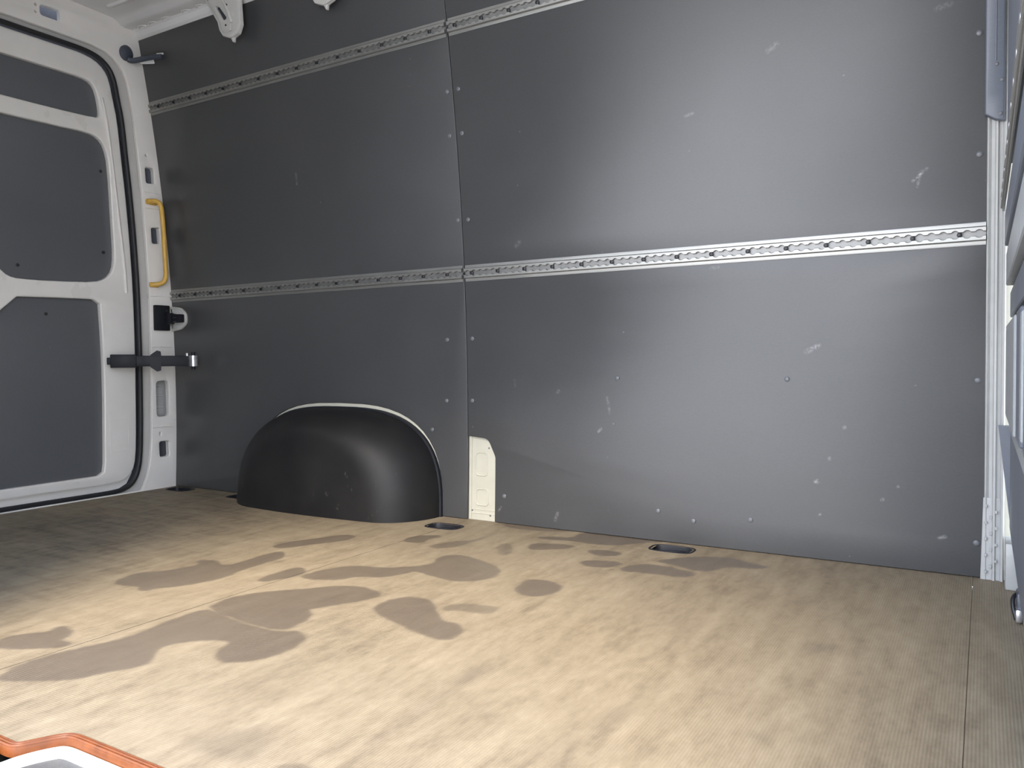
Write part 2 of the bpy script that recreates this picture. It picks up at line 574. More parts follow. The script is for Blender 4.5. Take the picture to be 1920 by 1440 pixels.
# ------------------------------------------------------------------ floor: slab with three ribbed boards, rain patches, lashing wells
floor = box('floor', (-1.42, -.83, -.050), (3.10, 1.76, .03), simple('floor_underlay', (.03, .028, .025), .8), None, None, .002, 1)
struct(floor, 'worn brown ribbed load floor with damp patches')
WELLS = [(-2.835, -.050), (-2.462, -.052), (-1.449, -.124), (-.727, -.070)]
STAINS = [
[(-1.402, -1.449), (-1.427, -1.402), (-1.426, -1.348), (-1.398, -1.265), (-1.388, -1.207), (-1.408, -1.111), (-1.406, -1.056), (-1.394, -1.041), (-1.307, -1.062), (-1.216, -1.073), (-1.152, -1.065), (-1.13, -1.046), (-1.101, -1.063), (-1.081, -1.1), (-1.08, -1.145), (-1.096, -1.191), (-1.127, -1.216), (-1.156, -1.207), (-1.179, -1.185), (-1.191, -1.155), (-1.202, -1.143), (-1.236, -1.145), (-1.277, -1.184), (-1.301, -1.223), (-1.285, -1.251), (-1.245, -1.289), (-1.249, -1.31), (-1.277, -1.36), (-1.294, -1.395), (-1.344, -1.429), (-1.393, -1.454)] ,
[(-1.405, -1.031), (-1.426, -0.978), (-1.405, -0.908), (-1.339, -0.843), (-1.274, -0.773), (-1.222, -0.759), (-1.173, -0.77), (-1.151, -0.79), (-1.156, -0.816), (-1.176, -0.861), (-1.206, -0.911), (-1.222, -0.933), (-1.194, -0.953), (-1.176, -0.974), (-1.169, -1.022), (-1.168, -1.05), (-1.219, -1.057), (-1.326, -1.046)] ,
[(-1.594, -1.362), (-1.601, -1.337), (-1.579, -1.304), (-1.556, -1.281), (-1.573, -1.258), (-1.557, -1.25), (-1.524, -1.256), (-1.502, -1.278), (-1.493, -1.299), (-1.456, -1.294), (-1.447, -1.317), (-1.49, -1.351), (-1.549, -1.384)] ,
[(-1.76, -1.022), (-1.793, -0.978), (-1.798, -0.925), (-1.761, -0.899), (-1.743, -0.843), (-1.734, -0.803), (-1.776, -0.782), (-1.734, -0.753), (-1.68, -0.785), (-1.655, -0.759), (-1.662, -0.701), (-1.666, -0.624), (-1.649, -0.602), (-1.598, -0.64), (-1.594, -0.708), (-1.594, -0.785), (-1.575, -0.857), (-1.585, -0.91), (-1.61, -0.964), (-1.642, -0.997), (-1.639, -1.019), (-1.665, -1.024), (-1.685, -1.005), (-1.727, -1.014)] ,
[(-1.492, -0.827), (-1.495, -0.719), (-1.473, -0.695), (-1.443, -0.719), (-1.429, -0.756), (-1.446, -0.808), (-1.466, -0.839)] ,
[(-1.422, -0.763), (-1.415, -0.698), (-1.397, -0.642), (-1.353, -0.612), (-1.291, -0.601), (-1.25, -0.567), (-1.212, -0.529), (-1.214, -0.481), (-1.236, -0.456), (-1.226, -0.418), (-1.197, -0.396), (-1.123, -0.419), (-1.052, -0.453), (-1.01, -0.503), (-1.004, -0.554), (-1.045, -0.607), (-1.094, -0.613), (-1.161, -0.597), (-1.205, -0.583), (-1.215, -0.622), (-1.24, -0.673), (-1.3, -0.69), (-1.311, -0.733), (-1.356, -0.758), (-1.391, -0.767)] ,
[(-1.729, -0.567), (-1.724, -0.512), (-1.685, -0.445), (-1.658, -0.374), (-1.622, -0.355), (-1.591, -0.37), (-1.592, -0.433), (-1.636, -0.494), (-1.669, -0.564), (-1.691, -0.582)] ,
[(-1.097, -0.871), (-1.113, -0.813), (-1.092, -0.766), (-1.051, -0.753), (-1.013, -0.771), (-0.964, -0.825), (-0.924, -0.859), (-0.887, -0.857), (-0.858, -0.883), (-0.845, -0.926), (-0.862, -0.945), (-0.914, -0.942), (-0.969, -0.921), (-1.043, -0.896)] ,
[(-0.975, -0.792), (-0.971, -0.756), (-0.917, -0.734), (-0.879, -0.73), (-0.861, -0.752), (-0.874, -0.779), (-0.909, -0.786), (-0.938, -0.783), (-0.956, -0.805)] ,
[(-0.916, -0.59), (-0.924, -0.515), (-0.9, -0.507), (-0.866, -0.503), (-0.818, -0.536), (-0.822, -0.599), (-0.845, -0.63), (-0.89, -0.623)] ,
[(-1.439, -0.343), (-1.451, -0.278), (-1.396, -0.233), (-1.372, -0.244), (-1.386, -0.299), (-1.372, -0.337), (-1.413, -0.351)] ,
[(-1.335, -0.353), (-1.316, -0.291), (-1.269, -0.251), (-1.252, -0.163), (-1.254, -0.115), (-1.25, -0.225), (-1.259, -0.319), (-1.284, -0.361), (-1.316, -0.372)] ,
[(-1.171, -0.25), (-1.151, -0.224), (-1.109, -0.28), (-1.085, -0.334), (-1.108, -0.347)] ,
[(-1.089, -0.227), (-1.088, -0.183), (-1.022, -0.162), (-0.972, -0.163), (-0.977, -0.201), (-1.032, -0.238), (-1.061, -0.261)] ,
[(-1.125, -0.126), (-1.093, -0.093), (-1.022, -0.078), (-1.036, 0.003), (-0.926, 0.029), (-0.81, 0.029), (-0.708, 0.009), (-0.785, 0.004), (-0.83, -0.043), (-0.883, -0.108), (-0.943, -0.119), (-1.007, -0.109), (-1.073, -0.129)] ,
[(-1.331, 0.003), (-1.199, 0.001), (-1.066, 0.011), (-1.109, -0.029), (-1.246, -0.051)] ,
[(-0.927, -0.195), (-0.889, -0.167), (-0.829, -0.168), (-0.829, -0.214), (-0.875, -0.233)] ,
[(-0.893, -0.306), (-0.844, -0.267), (-0.786, -0.271), (-0.79, -0.321), (-0.851, -0.348)] ,
[(-0.78, -0.344), (-0.748, -0.251), (-0.678, -0.248), (-0.588, -0.276), (-0.61, -0.326), (-0.69, -0.327)] ,
[(-0.728, -0.209), (-0.65, -0.123), (-0.564, -0.082), (-0.514, -0.117), (-0.452, -0.129), (-0.476, -0.165), (-0.551, -0.178), (-0.563, -0.23), (-0.593, -0.258), (-0.674, -0.222)] ,
[(-0.934, -1.445), (-0.919, -1.409), (-0.892, -1.367), (-0.876, -1.352), (-0.835, -1.38), (-0.813, -1.417), (-0.833, -1.444), (-0.887, -1.451)] ,
[(-0.783, -1.431), (-0.769, -1.408), (-0.728, -1.402), (-0.742, -1.42)] ,
[(-0.727, -1.008), (-0.715, -1.009), (-0.712, -1.071), (-0.719, -1.099), (-0.733, -1.091), (-0.734, -1.046)] ,
[(-0.73, -1.195), (-0.729, -1.129), (-0.713, -1.108), (-0.71, -1.141), (-0.711, -1.195), (-0.706, -1.251), (-0.71, -1.325), (-0.716, -1.285)] ,
[(-1.064, -1.012), (-1.065, -0.982), (-1.037, -0.987), (-1.036, -1.013)] ,
[(-0.466, -1.066), (-0.459, -1.031), (-0.442, -1.042), (-0.439, -1.09), (-0.449, -1.114), (-0.458, -1.156), (-0.465, -1.105)] ,
[(-0.268, -1.038), (-0.262, -1.03), (-0.252, -1.034), (-0.256, -1.046)] ,
[(-0.271, -0.66), (-0.25, -0.627), (-0.23, -0.64), (-0.251, -0.675)] ,

]
STR = [1.0] * len(STAINS)
for i, s in {13: .9, 12: .7, 15: .8, 20: .45, 21: .7, 22: .55, 23: .3, 24: .4, 25: .3, 26: .6, 27: .5, 8: .7, 11: .75, 5: .95}.items():
    STR[i] = s


def wet_mask(x, y):
    w = np.zeros(x.shape)
    jit = (np.sin(x * 91 + 1.3 * np.sin(y * 73)) + np.sin(y * 117 + 1.7 * np.sin(x * 61)) + np.sin((x + y) * 203)) / 3
    for ip, (poly, st) in enumerate(zip(STAINS, STR)):
        p = np.array(chaikin(poly, 1))
        x0, y0 = p.min(0) - .03
        x1, y1 = p.max(0) + .03
        idx = np.where((x > x0) & (x < x1) & (y > y0) & (y < y1))[0]
        px, py = x[idx], y[idx]
        ins = np.zeros(px.shape, bool)
        dist = np.full(px.shape, 9.0)
        a = p
        bq = np.roll(p, -1, 0)
        for (ax, ay), (bx, by) in zip(a, bq):
            c = ((ay > py) != (by > py))
            with np.errstate(divide='ignore', invalid='ignore'):
                xi = (bx - ax) * (py - ay) / (by - ay + 1e-12) + ax
            ins ^= c & (px < xi)
            ex, ey = bx - ax, by - ay
            t = np.clip(((px - ax) * ex + (py - ay) * ey) / (ex * ex + ey * ey + 1e-12), 0, 1)
            dist = np.minimum(dist, np.hypot(px - ax - t * ex, py - ay - t * ey))
        sdv = np.where(ins, dist, -dist) + jit[idx] * .003 + (.007 if ip < 2 else .002)
        soft = .006 if st > .6 else .02
        t = np.clip((sdv + soft) / (2 * soft), 0, 1)
        w[idx] = np.maximum(w[idx], st * t * t * (3 - 2 * t))
    return w


def floor_board(x0, x1):
    step = .0055
    nx, ny = int(round((x1 - x0) / step)), int(round(1.66 / step))
    xs = np.linspace(x0, x1, nx + 1)
    ys = np.linspace(-1.66, .012, ny + 1)
    gx, gy = np.meshgrid(xs, ys)
    cx, cy = (gx[:-1, :-1] + gx[1:, 1:]) / 2, (gy[:-1, :-1] + gy[1:, 1:]) / 2
    # near edge: follows the side door step
    edge = np.where(cx < -1.125, -1.562, np.where(cx > -1.095, -1.507, -1.562 + (cx + 1.125) / .03 * .055))
    edge = np.where(cx < -1.30, -1.66, edge)
    keep = cy > edge
    for wx, wy in WELLS:
        keep &= (np.abs((cx - wx) / .054) ** 4 + np.abs((cy - wy) / .032) ** 4) > 1
    # the arch cover stands on the body, not on the board
    iy, ix = np.where(keep)
    W1 = nx + 1
    f = np.stack([iy * W1 + ix, iy * W1 + ix + 1, (iy + 1) * W1 + ix + 1, (iy + 1) * W1 + ix], 1)
    used, inv = np.unique(f, return_inverse=True)
    f = inv.reshape(f.shape)
    vx, vy = gx.ravel()[used], gy.ravel()[used]
    me = bpy.data.meshes.new('floor_board')
    me.vertices.add(len(vx))
    co = np.zeros((len(vx), 3), np.float32)
    co[:, 0], co[:, 1] = vx, vy
    me.vertices.foreach_set('co', co.ravel())
    me.loops.add(f.size)
    me.loops.foreach_set('vertex_index', f.ravel().astype(np.int32))
    me.polygons.add(len(f))
    me.polygons.foreach_set('loop_start', np.arange(0, f.size, 4, dtype=np.int32))
    me.update(calc_edges=True)
    at = me.attributes.new('wet', 'FLOAT', 'POINT')
    at.data.foreach_set('value', wet_mask(vx, vy).astype(np.float32))
    me.materials.append(FLOOR)
    o = bpy.data.objects.new('floor_board', me)
    return link(o, floor)


floor_board(-2.945, -1.4392)
floor_board(-1.4376, -.0208)
floor_board(-.0200, .10)

# ------------------------------------------------------------------ far wall: body skin, six lining boards, rivets
skin_v, skin_f = [], []
zs = [-.03 + i * 1.90 / 24 for i in range(25)]
for z in zs:
    skin_v += [(-L - .05, prof(z) + .035, z), (.12, prof(z) + .035, z)]
for i in range(24):
    skin_f.append((2 * i, 2 * i + 1, 2 * i + 3, 2 * i + 2))
wall = from_data('wall_back', skin_v, skin_f, CREAM)
struct(wall, 'far van side behind grey lining boards')
A0, A1, AC = .4575, .370, -2.0025


def arch_curve(a, bz, n=26, e=2.9):
    out = []
    for i in range(n + 1):
        t = math.pi * i / n
        c, s = math.cos(t), math.sin(t)
        out.append((AC + a * math.copysign(abs(c) ** (2 / e), c), bz * abs(s) ** (2 / e)))
    return out                                  # from +x foot over the top to -x foot


bis = [i * .08 for i in range(1, 24)]
arch_cut = arch_curve(A0, A1)
bx0, bx1 = -2.932, .0015
low_rear = [(bx0, .002)] + [(x, max(z, .002)) for x, z in arch_cut[::-1]] + [(SEAM - .0012, .002), (SEAM - .0012, .797), (bx0, .797)]
foot_cut = rounded([(-1.341, .002), (-1.341, .209), (-1.369, .266), (SEAM + .0012, .273)], [0, .03, .03, 0])
low_front = foot_cut + [(SEAM + .0012, .797), (bx1, .797), (bx1, .002)]
BOARDS = [
    low_rear, low_front,
    [(bx0, .799), (SEAM - .0012, .799), (SEAM - .0012, 1.553), (bx0, 1.553)],
    [(SEAM + .0012, .799), (bx1, .799), (bx1, 1.553), (SEAM + .0012, 1.553)],
    [(bx0, 1.555), (SEAM - .0012, 1.555), (SEAM - .0012, 1.816), (bx0, 1.816)],
    [(SEAM + .0012, 1.555), (bx1, 1.555), (bx1, 1.816), (SEAM + .0012, 1.816)],
]
RIVETS = [
    [(-1.522, .587), (-1.529, .386), (-1.589, .288)],
    [(-.014, .461), (-.014, .081), (-.919, .463), (-.442, .462), (-.794, .086), (-.535, .085), (-1.423, .589), (-1.427, .388), (-1.305, .087), (-.691, .067)],
    [(-1.460, .970), (-1.467, 1.369), (-1.471, 1.235)],
    [(-.016, 1.243), (-.014, .978), (-1.421, .968), (-1.424, 1.370), (-1.423, 1.236)],
    [], []]
RIVET_M = simple('grey_rivet', (.115, .12, .127), .35, var=.05)
riv_me = disc_mesh('rivet', .0068, .0042)
riv_me.materials.append(RIVET_M)
for poly, rv in zip(BOARDS, RIVETS):
    bd = plate('wall_panel', [poly], .009, .0012, m_wall(), LINING, wall, bis, 40)
    for x, z in rv:
        r = bpy.data.objects.new('rivet', riv_me)
        link(r, bd)
        r.matrix_local = wall_matrix(x, z)

plate('arch_flange', [arch_curve(.456, .3685), arch_curve(.425, .30)], .004, .001, m_wall(-.003), CREAM, wall)

# bare body pillar foot seen through the cut corner of the front board
foot = thing('pillar_foot', 'cream painted bare steel foot at the board joint, with two pressed windows', 'body panel')
fm = m_wall(-.013)
plate('pressing', [[(-1.470, -.01), (-1.325, -.01), (-1.325, .30), (-1.470, .30)]], .004, .001, fm, CREAM, foot)
for (u0, v0, u1, v1) in ((-1.424, .142, -1.376, .221), (-1.422, .046, -1.372, .103)):
    pl = rounded([(u0, v0), (u1, v0), (u1, v1), (u0, v1)], .014)
    inn = rounded([(u0 + .005, v0 + .005), (u1 - .005, v0 + .005), (u1 - .005, v1 - .005), (u0 + .005, v1 - .005)], .011)
    plate('pressed_window', [pl, inn], .006, .0022, m_wall(-.009), CREAM, foot)
for z in (.034, .022):
    plate('bead', [rounded([(-1.445, z - .002), (-1.343, z - .002), (-1.343, z + .002), (-1.445, z + .002)], .0015)], .004, .0012, m_wall(-.0105), CREAM, foot)
plate('flange', [[(-1.4455, 0), (-1.437, 0), (-1.437, .272), (-1.4455, .272)]], .006, .0015, m_wall(-.009), CREAM, foot)
for x, z in ((-1.372, .235), (-1.435, .03), (-1.365, .018)):
    r = bpy.data.objects.new('spot_weld', riv_me)
    link(r, foot)
    r.matrix_local = wall_matrix(x, z, -.0125) @ Matrix.Scale(.45, 4)
seat(foot, (-1.39, 0, 0))

# ------------------------------------------------------------------ rear wall (door frame) on the plane x = -L
CREASE = [(-.282, 1.735), (-.217, 1.705), (-.185, 1.663), (-.17, 1.604), (-.154, 1.52), (-.141, 1.39), (-.128, 1.265), (-.118, 1.127),
          (-.107, .941), (-.101, .805), (-.099, .653), (-.100, .543), (-.104, .27), (-.110, .161), (-.122, .075), (-.155, .005)]
SEAL = [(-.454, 1.712), (-.354, 1.712), (-.292, 1.702), (-.249, 1.674), (-.228, 1.633), (-.215, 1.56), (-.199, 1.485), (-.187, 1.351), (-.172, 1.201),
        (-.162, 1.069), (-.154, .937), (-.148, .803), (-.146, .641), (-.145, .565), (-.146, .435), (-.148, .273), (-.154, .138), (-.168, .075),
        (-.192, .037), (-.227, .018), (-.283, .012), (-.382, .012), (-.59, .012)]
YC = -.85


def mir(p):
    return (2 * YC - p[0], p[1])


def inset(path, d):
    """shift an open path sideways (towards its left when walking)"""
    out = []
    for i, p in enumerate(path):
        a = Vector(path[max(0, i - 1)])
        c = Vector(path[min(len(path) - 1, i + 1)])
        t = (c - a).normalized()
        out.append((p[0] - t.y * d * -1 * -1, p[1] + t.x * d * -1 * -1) if False else (p[0] + t.y * d, p[1] - t.x * d))
    return out


cr = chaikin([(-.85, 1.738), (-.45, 1.738)] + CREASE, 1, False)
hole_frame = [(p[0], max(p[1], .004)) for p in cr]
hole_frame = hole_frame + [mir(p) for p in hole_frame[::-1]]
zs = [0, .26, .6, .84, .98, 1.2, 1.37, 1.53, 1.6, 1.71, 1.82]
outl = [(prof(z) + .004, z - .004) for z in zs] + [(-.125, 1.838), (-.16, 1.87), (-.45, 1.885)]
outl = outl + [mir(p) for p in outl[::-1]]


def rr4(c, r):
    return rounded(c, r)


slot = rounded([(-.510, 1.780), (-.437, 1.780), (-.436, 1.822), (-.510, 1.817)], .011)
h1 = rounded([(-.104, 1.251), (-.065, 1.255), (-.069, 1.318), (-.108, 1.315)], .009)
h2 = rounded([(-.084, 1.009), (-.045, 1.012), (-.048, 1.078), (-.087, 1.073)], .009)
h3 = rounded([(-.071, .130), (-.025, .129), (-.027, .195), (-.072, .195)], .011)
h4 = rounded([(-.080, .298), (-.022, .297), (-.023, .447), (-.080, .445)], .016)
dots = [[(y + r * math.cos(a), z + r * math.sin(a)) for a in [k * math.pi / 4 for k in range(8)]] for y, z, r in
        ((-.102, 1.364, .004), (-.525, 1.810, .004), (-.526, 1.785, .004))]
sl2 = [(-.070, .220), (-.062, .220), (-.062, .234), (-.070, .234)]
wl_ = plate('wall_left', [outl, hole_frame, slot, h1, h2, h3, h4, sl2] + dots, .018, .004, m_rear(), WHITE, None)
struct(wl_, 'white painted steel frame around the rear doors')
# channel between the frame's crease and the rubber seal
se = chaikin([(-.85, 1.712)] + SEAL + [(-.85, .012)], 1, False)
seal_loop = se + [mir(p) for p in se[::-1]]
ch_out = [(p[0] + .05 if p[0] > YC else p[0] - .05, p[1] + (.05 if p[1] > .6 else -.03)) for p in hole_frame]
big = [(.03, -.03), (.03, 1.84), (-1.73, 1.84), (-1.73, -.03)]
plate('door_channel', [big, seal_loop, slot, h1, h2, h3, h4, sl2] + dots, .004, .001, m_rear(-.020), simple('channel_paint', (.50, .49, .46), .4, var=.04, scale=9), wl_)
box('cavity_back', (-L - .075, YC, .92), (.01, 1.9, 1.95), CAVITY, wl_, None, 0)
# the long recess shows the inner pressing, its recess shade put into a darker paint
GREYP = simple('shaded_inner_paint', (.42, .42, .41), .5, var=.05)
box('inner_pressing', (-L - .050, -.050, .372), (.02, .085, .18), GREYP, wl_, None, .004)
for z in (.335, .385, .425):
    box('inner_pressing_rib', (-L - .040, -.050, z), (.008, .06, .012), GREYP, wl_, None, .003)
for p0, p1, rad in (((-.102, 1.205), (-.028, 1.205), .012),):
    pass
# pressed steps across the pillar
for z, y0, y1 in ((1.215, -.112, -.040), (1.150, -.110, -.036), (.795, -.098, -.004), (.585, -.098, -.004), (.254, -.100, -.006)):
    tube('pressed_step', [(-L + .0005, y0, z), (-L + .0015, (y0 + y1) / 2, z + .002), (-L + .0005, y1, z)], .0022, WHITE, wl_, 6)
# black seal
tube_pts = [(-L - .010, y, z) for y, z in chaikin(seal_loop, 1)]
tube('door_seal', tube_pts + [tube_pts[0]], .0095, RUBBER, wl_, 8, cap=False)

# ------------------------------------------------------------------ rear doors
TOPP = [(-.770, 1.608), (-.457, 1.608), (-.347, 1.608), (-.312, 1.598), (-.293, 1.569), (-.282, 1.505), (-.283, 1.478), (-.298, 1.468), (-.461, 1.463), (-.770, 1.462)]
MIDP = [(-.770, 1.397), (-.463, 1.401), (-.332, 1.405), (-.289, 1.394), (-.264, 1.365), (-.249, 1.296), (-.240, 1.048), (-.236, .944), (-.244, .886),
        (-.271, .853), (-.315, .835), (-.479, .826), (-.601, .825), (-.636, .832), (-.662, .854), (-.700, .895), (-.770, .930)]
LOWP = [(-.770, .600), (-.666, .707), (-.608, .761), (-.48, .765), (-.328, .768), (-.302, .751), (-.297, .648), (-.293, .523), (-.293, .388), (-.298, .127),
        (-.303, .096), (-.325, .083), (-.684, .081), (-.770, .081)]


def grow(poly, d):
    c = [sum(p[i] for p in poly) / len(poly) for i in (0, 1)]
    out = []
    n = len(poly)
    for i, p in enumerate(poly):
        t = (Vector(poly[(i + 1) % n]) - Vector(poly[i - 1])).normalized()
        q1 = (p[0] + t.y * d, p[1] - t.x * d)
        q2 = (p[0] - t.y * d, p[1] + t.x * d)
        f = lambda q: (q[0] - c[0]) ** 2 + (q[1] - c[1]) ** 2
        out.append(max(q1, q2, key=f))
    return out


def rear_door(flip, name, label):
    T = (lambda pl: [mir(p) for p in pl]) if flip else (lambda pl: pl)
    edge = chaikin([(-.40, 1.700), (-.354, 1.700), (-.298, 1.690), (-.260, 1.664), (-.240, 1.628), (-.226, 1.555), (-.211, 1.482), (-.199, 1.350), (-.184, 1.200),
                    (-.174, 1.069), (-.166, .937), (-.160, .803), (-.157, .565), (-.160, .273), (-.166, .138), (-.182, .080), (-.222, .052), (-.30, .046)], 1, False)
    main = [(-.846, 1.700)] + edge + [(-.846, .046)]
    holes = [chaikin(TOPP, 1), chaikin(MIDP, 1), rounded(LOWP, .004)]
    d = plate(name, [T(main)] + [T(h) for h in holes], .026, .006, m_rear(-.018), WHITE, None)
    struct(d, label, 'door')
    fl = [(-.848, 1.708)] + [(p[0] + .006, p[1] + .004) for p in edge[:-6]] + [(-.160, .12), (-.172, .072), (-.195, .034), (-.23, .018), (-.30, .014)] + [(-.848, .014)]
    plate('door_flange', [T(fl)] + [T(grow(h, -.012)) for h in holes], .006, .002, m_rear(-.043), WHITE, d)
    for h in (TOPP, MIDP, LOWP):
        plate('door_lining', [T(grow(chaikin(h, 1), .010))], .006, .001, m_rear(-.037), DOORLINE, d)
    s = -1 if flip else 1
    # bead pressed along the frame beside the seal, and a pressed pad low on the stile
    bead = [(y + .0, z) for y, z in chaikin([(-.275, 1.55), (-.262, 1.49), (-.243, 1.35), (-.218, 1.10), (-.197, .90), (-.192, .80)], 1, False)]
    tube('pressed_bead', [(-L - .017, *(mir(p) if flip else p)) for p in bead], .006, WHITE, d, 8)
    pad = rounded([(-.275, .17), (-.195, .17), (-.195, .30), (-.275, .30)], .015)
    padi = rounded([(-.272, .173), (-.198, .173), (-.198, .297), (-.272, .297)], .013)
    plate('pressed_pad', [T(pad), T(padi)], .002, .0007, m_rear(-.017), WHITE, d)
    for y, z in ((-.272, .955), (-.595, .875), (-.275, 1.27), (-.50, .705)):
        r = bpy.data.objects.new('lining_clip', clip_me)
        link(r, d)
        q = mir((y, z)) if flip else (y, z)
        r.matrix_local = Matrix.Translation((-L - .037, q[0], q[1])) @ Matrix.Rotation(math.pi / 2, 4, 'Y')
    return d


clip_me = disc_mesh('lining_clip', .006, .003)
clip_me.materials.append(RUBBER)
rear_door(False, 'door_1', 'white rear door with three dark lining panels, next to the far wall')
rear_door(True, 'door_2', 'white rear door with three dark lining panels, on the near side')

# ------------------------------------------------------------------ ceiling
RP = [(-.098, 1.806), (-.128, 1.818), (-.134, 1.824), (-.140, 1.842), (-.150, 1.848), (-.185, 1.846), (-.200, 1.850), (-.215, 1.862), (-.235, 1.868), (-.5, 1.874), (-.85, 1.880)]
RP = RP + [mir(p) for p in RP[-2::-1]]
nx = 8
rv_, rf_ = [], []
for i in range(nx + 1):
    x = -L - .01 + (L + .15) * i / nx
    rv_ += [(x, y, z) for y, z in RP]
for i in range(nx):
    for k in range(len(RP) - 1):
        m_ = len(RP)
        rf_.append((i * m_ + k, i * m_ + k + 1, (i + 1) * m_ + k + 1, (i + 1) * m_ + k))
ceil = from_data('ceiling', rv_, rf_, ROOFP, None, True, 25)
struct(ceil, 'white painted roof skin and side rail')
# pressed waves along the roof rail and long roof swages
for x in (-2.865, -2.80, -2.72, -2.60, -2.52, -1.75, -1.6, -1.2, -1.0):
    pts = [(x + .022 * math.cos(a), -.142 - .020 * math.sin(a), 1.8465 + .002 * math.sin(a)) for a in [math.pi * (.1 + .8 * i / 8) for i in range(9)]]
    tube('pressed_wave', pts, .0035, ROOFP, ceil, 7)
for y in (-.30, -.42, -.58, -.74):
    for x0, x1 in ((-2.85, -2.45), (-2.20, -1.97)):
        z = 1.870 + .008 * (abs(y) - .3)
        tube('roof_swage', [(x0, y, z + .003), (x0 + .02, y, z - .002), (x1 - .02, y, z - .002), (x1, y, z + .003)], .009, ROOFP, ceil, 8)

# ------------------------------------------------------------------ near side wall with the sliding door opening (behind the camera)
nw = [(-2.94, -.02), (-1.62, -.02), (-1.62, 1.52), (-1.55, 1.64), (-1.43, 1.68), (-.06, 1.68), (.02, 1.62), (.04, 1.5), (.04, -.02), (.16, -.02), (.16, 1.88), (-2.94, 1.88)]  # rear edge of this unseen gap set back so sun reaches more floor
wf = plate('wall_front', [nw], .09, .004, lambda u, v, w: (u, -1.69 + w, v), DOORLINE, None)
struct(wf, 'near van side with the open sliding door gap')

# ------------------------------------------------------------------ bulkhead at the front of the load space
PANELB = lining('haze_blue_bulkhead_lining', (.092, .106, .132), [])  # blue tint puts some lens haze into the lining colour
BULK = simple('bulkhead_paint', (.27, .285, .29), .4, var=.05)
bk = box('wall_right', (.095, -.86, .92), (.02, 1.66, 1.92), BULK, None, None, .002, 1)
struct(bk, 'white steel bulkhead with dark lining strips, seen edge on')


def strip(name, x0, z0, z1, y0, y1, mat, th=.02):
    return box(name, (x0 + th / 2, (y0 + y1) / 2, (z0 + z1) / 2), (th, abs(y1 - y0), z1 - z0), mat, bk, None, .002, 1)


strip('lining_strip', .030, .85, 1.84, -.50, -1.66, PANELB, .05)
strip('lining_strip', .032, .735, .797, -.27, -1.66, PANELB, .05)
strip('steel_band', .036, .662, .727, -.20, -1.66, BULK, .05)
strip('lining_strip', .046, .600, .655, -.10, -1.66, PANELB, .04)
strip('steel_band', .040, .385, .585, -.03, -.60, BULK, .045)
strip('lining_strip', .043, .385, .590, -.62, -.78, PANELB, .042)
strip('steel_band', .042, .400, .580, -.80, -.86, BULK, .042)
strip('lining_strip', .044, .385, .590, -.88, -1.66, PANELB, .041)
strip('steel_band', .048, .350, .380, -.03, -1.66, BULK, .037)
strip('lining_strip', .050, .130, .345, -.03, -1.66, PANELB, .035)
gus = from_data('corner_gusset', [(.027, -.045, .36), (.052, -.045, .36), (.052, -.045, .13), (.027, -.01, .36), (.052, -.01, .36), (.052, -.01, .13)],
                [(0, 1, 2), (3, 5, 4), (0, 2, 5, 3), (0, 3, 4, 1), (1, 4, 5, 2)], PANELB, bk, False)
box('foot_block', (.0565, -.040, .052), (.030, .085, .104), POSTP, bk, None, .004)

# end post beside the far wall
pv = [(-.004, .02), (.0018, -.004), (.0045, -.0055), (.010, -.001), (.016, -.004), (.0185, -.010), (.022, -.010), (.025, -.003), (.031, -.002), (.034, -.009), (.038, -.011), (.041, .0), (.041, .05)]
post_v, post_f = [], []
pz = [-.005 + 1.86 * i / 24 for i in range(25)]
for z in pz:
    post_v += [(x, y + prof(max(z, 0)), z) for x, y in pv]
for i in range(24):
    for k in range(len(pv) - 1):
        m_ = len(pv)
        post_f.append((i * m_ + k, i * m_ + k + 1, (i + 1) * m_ + k + 1, (i + 1) * m_ + k))
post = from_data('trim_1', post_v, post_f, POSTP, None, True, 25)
struct(post, 'white ribbed body post where the far wall meets the bulkhead')
plate('post_foot', [rounded([(-.006, -.004), (.038, -.004), (.036, .19), (-.001, .19)], .003)], .006, .002, m_wall(.004), POSTP, post)
bw = bmesh.new()
for k in range(13):
    box_bm(bw, (.004 + .010 * (k % 3), prof(.03 + .02 * k) - .0125, .02 + .0125 * k), (.006, .003, .007), None, .001, 1)
from_bm('pressed_ticks', bw, POSTP, post)
ct = thing('corner_cover', 'dark plastic cover over the top of the white end post', 'trim cover')
plate('cover_face', [[(-.0045, 1.058), (.016, 1.044), (.034, 1.040), (.034, 1.83), (-.0045, 1.83)]], .016, .004, lambda u, v, w: (u, prof(v) - .026 - w * 1.0 + .0, v), PANELB, ct, [1.1 + .08 * i for i in range(9)])
tube('cover_bead', [(.016, prof(z) - .024, z) for z in (1.17, 1.3, 1.45, 1.6, 1.8)], .003, PANELB, ct, 8)
for z in (1.045 + .12, 1.05):
    pass
for x, z in ((.018, 1.165), (.028, 1.13), (.026, 1.058)):
    r = bpy.data.objects.new('cover_screw', riv_me)
    link(r, ct)
    r.matrix_local = wall_matrix(x, z, .026) @ Matrix.Scale(.6, 4)
seat(ct, (.015, -.03, 1.045))

